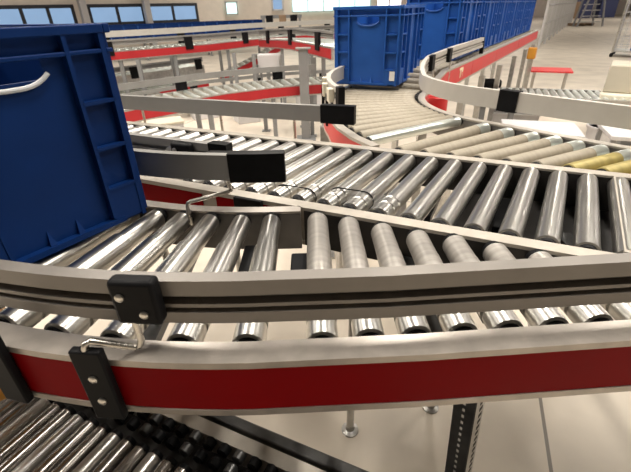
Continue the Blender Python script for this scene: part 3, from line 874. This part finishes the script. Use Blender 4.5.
for i in range(3):
    p = rc(.12, 0)
    t = thing('crate', (p[0], p[1], FLOOR+.16+i*.42), kn[i] + ' blue crate of the stack in the wire roll cage', 'crate', KG)
    z = FLOOR+.16+i*.42
    mb = MB(); mb.box((p[0], p[1], z+.012), (.6, .6, .02), rzc)
    for s in (-1, 1):
        q = rc(.12+s*.29, 0); mb.box((q[0], q[1], z+.2), (.02, .6, .38), rzc); q = rc(.12, s*.29); mb.box((q[0], q[1], z+.2), (.6, .02, .38), rzc)
    mb.build('body', M['blue_far'], t)
    mb = MB()
    for s in (-1, 1):
        q = rc(.12+s*.3, 0); mb.box((q[0], q[1], z+.39), (.03, .64, .025), rzc); q = rc(.12, s*.3); mb.box((q[0], q[1], z+.39), (.58, .03, .025), rzc)
    mb.build('rim', M['blue_far'], t)
# far end of the aisle
t = thing('rolling_ladder', (16.7, 27.0, FLOOR), 'grey rolling step ladder at the far end of the aisle', 'ladder')
for s in (-1, 1):
    MB().box((16.7+s*.55, 26.7, .1), (.08, .08, 2.1), 0, Matrix.Rotation(s*R(-12), 3, 'Y')).build('side_frame', M['grey_paint'], t)
    MB().box((16.7+s*.45, 27.4, .1), (.08, .08, 2.0), 0, Matrix.Rotation(s*R(-8), 3, 'Y')).build('rear_frame', M['grey_paint'], t)
for k in range(6): MB().box((16.7, 26.75+.1*k, FLOOR+.25+k*.3), (1.1-.1*k, .28, .05)).build('step', M['galv'], t)
t = thing('pallet', (16.9, 28.0, FLOOR), 'brown wooden pallet on the floor at the end of the mesh fence', 'pallet')
for k in range(5): MB().box((16.9, 27.6+.2*k, FLOOR+.13), (1.2, .13, .025)).build('deck_board', M['brown'], t)
for k in range(3): MB().box((16.4+.5*k, 28.0, FLOOR+.06), (.1, .95, .115)).build('bearer', M['brown'], t)
t = thing('cardboard_carton', (23.2, 40, FLOOR), 'big tan cardboard carton behind the rolling ladder', 'carton')
MB().box((23.2, 40.4, -.25), (1.1, .8, 1.3)).build('body', M['brown'], t); MB().box((23.2, 39.99, .1), (.1, .01, .55)).build('tape', M['cream'], t)
t = thing('navy_container', (26.6, 41, FLOOR), 'dark navy container to the right behind the rolling ladder', 'container')
MB().box((26.6, 41.0, -.2), (1.5, 1.0, 1.4)).build('body', M['navy'], t, bevel=.03); MB().box((26.6, 41.0, .52), (1.6, 1.1, .06)).build('lid', M['navy'], t)
t = thing('navy_container', (24.7, 41, FLOOR), 'dark navy container beside the tan cardboard carton', 'container')
MB().box((24.7, 41.2, -.2), (1.2, 1.0, 1.4)).build('body', M['navy'], t, bevel=.03); MB().box((24.7, 41.2, .52), (1.3, 1.1, .06)).build('lid', M['navy'], t)

# ================================================================== hall
fl = MB(); fl.box((5, 18, FLOOR-.05), (62, 62, .1)); struct(fl, 'floor', M['floor'])
CZ = 5.2
struct(MB().box((5, 18, CZ+.05), (62, 62, .1)), 'ceiling', M['ceil'])
def wall(name, a, c, m=None, z0=FLOOR, z1=CZ, t=.2):
    A_ = Vector(a); B_ = Vector(c); d = (B_-A_); mid = (A_+B_)/2
    return struct(MB().box((mid.x, mid.y, (z0+z1)/2), (d.length, t, z1-z0), math.atan2(d.y, d.x)), name, m or M['wall'])
W0, W1 = Vector((-24, 5.6)), Vector((-4.6, 25.0))
wall('wall_left', W0, W1); wall('wall_back', W1, (3.6, 25.0)); wall('wall_return', (3.6, 25.0), (3.6, 48)); wall('wall_far', (3.6, 47.5), (34, 47.5))
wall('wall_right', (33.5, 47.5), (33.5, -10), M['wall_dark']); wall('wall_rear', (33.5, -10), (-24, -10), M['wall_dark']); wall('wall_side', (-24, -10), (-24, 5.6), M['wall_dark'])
wn = [0]
def window(a, c, z0, z1, pane, npan=1, inward=(1, 0), fr='frame', fw=.07):
    """a, c: ends on the wall face"""
    wn[0] += 1
    A_ = Vector(a); B_ = Vector(c); d = (B_-A_); L = d.length; rz = math.atan2(d.y, d.x); mid = (A_+B_)/2; iv = Vector(inward)
    o = mid + iv*.12
    root = MB()
    e = d.normalized()
    for z in (z0, z1): root.box((o.x, o.y, z), (L+fw, .06, fw), rz)
    for k in range(npan+1):
        q = A_ + d*(k/npan) + iv*.12; root.box((q.x, q.y, (z0+z1)/2), (fw, .06, z1-z0), rz)
    r = root.build('window_%d' % wn[0], M[fr]); r['kind'] = 'structure'
    for k in range(npan):
        q = A_ + d*((k+.5)/npan) + iv*.11; MB().box((q.x, q.y, (z0+z1)/2), (L/npan-fw*.9, .02, z1-z0-fw), rz).build('pane', M[pane], r)
u = (W1-W0).normalized(); inn = (.7071, -.7071)
def wl(s): q = W0 + u*s; return (q.x, q.y)
# ray to wall: measured positions along the left wall
for s0, s1, n_ in ((13.3, 16.6, 3), (16.9, 19.75, 3), (20.4, 22.8, 2), (23.0, 25.65, 2)):
    window(wl(s0), wl(s1), .06, .77, 'sky_blue', n_, inn, 'frame', .13)
window((-4.45, 24.9), (-3.85, 24.9), .28, .85, 'sky_green', 1, (0, -1), 'pillar')
window((-1.95, 24.9), (-1.4, 24.9), .42, 1.2, 'sky_blue', 1, (0, -1), 'pillar')
window((-.9, 24.9), (3.3, 24.9), .30, 1.6, 'sky_green', 5, (0, -1), 'pillar', .05)
for i, (x0, x1) in enumerate(((4.4, 9.5), (10.2, 15.6), (16.4, 22))):
    window((x0, 47.4), (x1, 47.4), .2, 3.2, 'sky_white', 4, (0, -1), 'pillar', .16)
for i in range(3):
    window((33.4, 36-i*10), (33.4, 28-i*10), .4, 3.0, 'sky_white', 4, (-1, 0), 'pillar', .12)
PGp = 'painted steel pillars along the window wall'
for (s, lab) in ((16.75, 'pale wall pillar nearest the left tote'), (20.1, 'pale wall pillar just right of the left tote, wider than its neighbour'), (22.9, 'pale wall pillar between the two right window pairs')):
    q = Vector(wl(s)) + Vector(inn)*.35
    t = tag(MB().box((q.x, q.y, (FLOOR+CZ)/2), (.26, .26, CZ-FLOOR), R(45)).build('wall_pillar', M['pillar'], None, (q.x, q.y, FLOOR)), lab, 'pillar', PGp)
# lamps: long panel fittings hung in rows under the ceiling
LG = 'panel ceiling lamps'
lp = None
spots = [(x, y) for y in (1.0, 4.4) for x in (-6.2, -2.4, 1.4, 5.2)] + [(x, y) for y in (12, 23, 35) for x in (-1.5, 7.5, 17)] + [(26, 23), (26, 35), (-7.5, 11)]
for (x, y) in spots:
    if True:
        if lp is None:
            lp = thing('ceiling_lamp', (0,0,0), 'long white panel lamp hanging under the hall ceiling', 'lamp', LG)
            MB().box((0, 0, .06), (.56, 2.6, .07)).build('housing', M['white'], lp)
            MB().add([(-.25, -1.25, .0), (.25, -1.25, .0), (.25, 1.25, .0), (-.25, 1.25, .0)], [(0, 3, 2, 1)]).build('diffuser', M['tube'], lp)
            MB().box((0, 0, .014), (.56, 2.6, .022)).build('diffuser_frame', M['white'], lp)
            for s in (-1, 1): MB().cyl((0, s*.9, .09), (0, s*.9, .62), .012, 6).build('hanger', M['galv'], lp)
            o = lp
        else: o = copy_tree(lp)
        o.location = (x, y, CZ-.62)

# ================================================================== world, camera
w = bpy.data.worlds.new('hall_surround'); bpy.context.scene.world = w; w.use_nodes = True
w.node_tree.nodes['Background'].inputs['Color'].default_value = (.5, .5, .52, 1); w.node_tree.nodes['Background'].inputs['Strength'].default_value = .02

f = 400.; pitch = math.atan(227/400.); roll = .0284
cam = bpy.data.cameras.new('camera'); co = bpy.data.objects.new('camera', cam); C.objects.link(co)
cam.sensor_width = 36; cam.sensor_fit = 'HORIZONTAL'; cam.lens = f/631*36; cam.clip_start = .02; cam.clip_end = 200
right = Vector((1, 0, 0)); up = Vector((0, math.sin(pitch), math.cos(pitch))); back = Vector((0, -math.cos(pitch), math.sin(pitch)))
c_, s_ = math.cos(roll), math.sin(roll)
ri_, up_ = right*c_ - up*s_, up*c_ + right*s_
m4 = Matrix(((ri_.x, up_.x, back.x, 0), (ri_.y, up_.y, back.y, 0), (ri_.z, up_.z, back.z, 0.42), (0, 0, 0, 1)))
co.matrix_world = m4
cam.dof.use_dof = True; cam.dof.focus_distance = 1.0; cam.dof.aperture_fstop = 10.
sc = bpy.context.scene; sc.camera = co
sc.view_settings.view_transform = 'Standard'; sc.view_settings.look = 'None'; sc.view_settings.gamma = 1; sc.view_settings.use_curve_mapping = False
sc.view_settings.exposure = 1.2
sc.cycles.max_bounces = 8; sc.cycles.sample_clamp_indirect = 6; sc.cycles.use_denoising = True
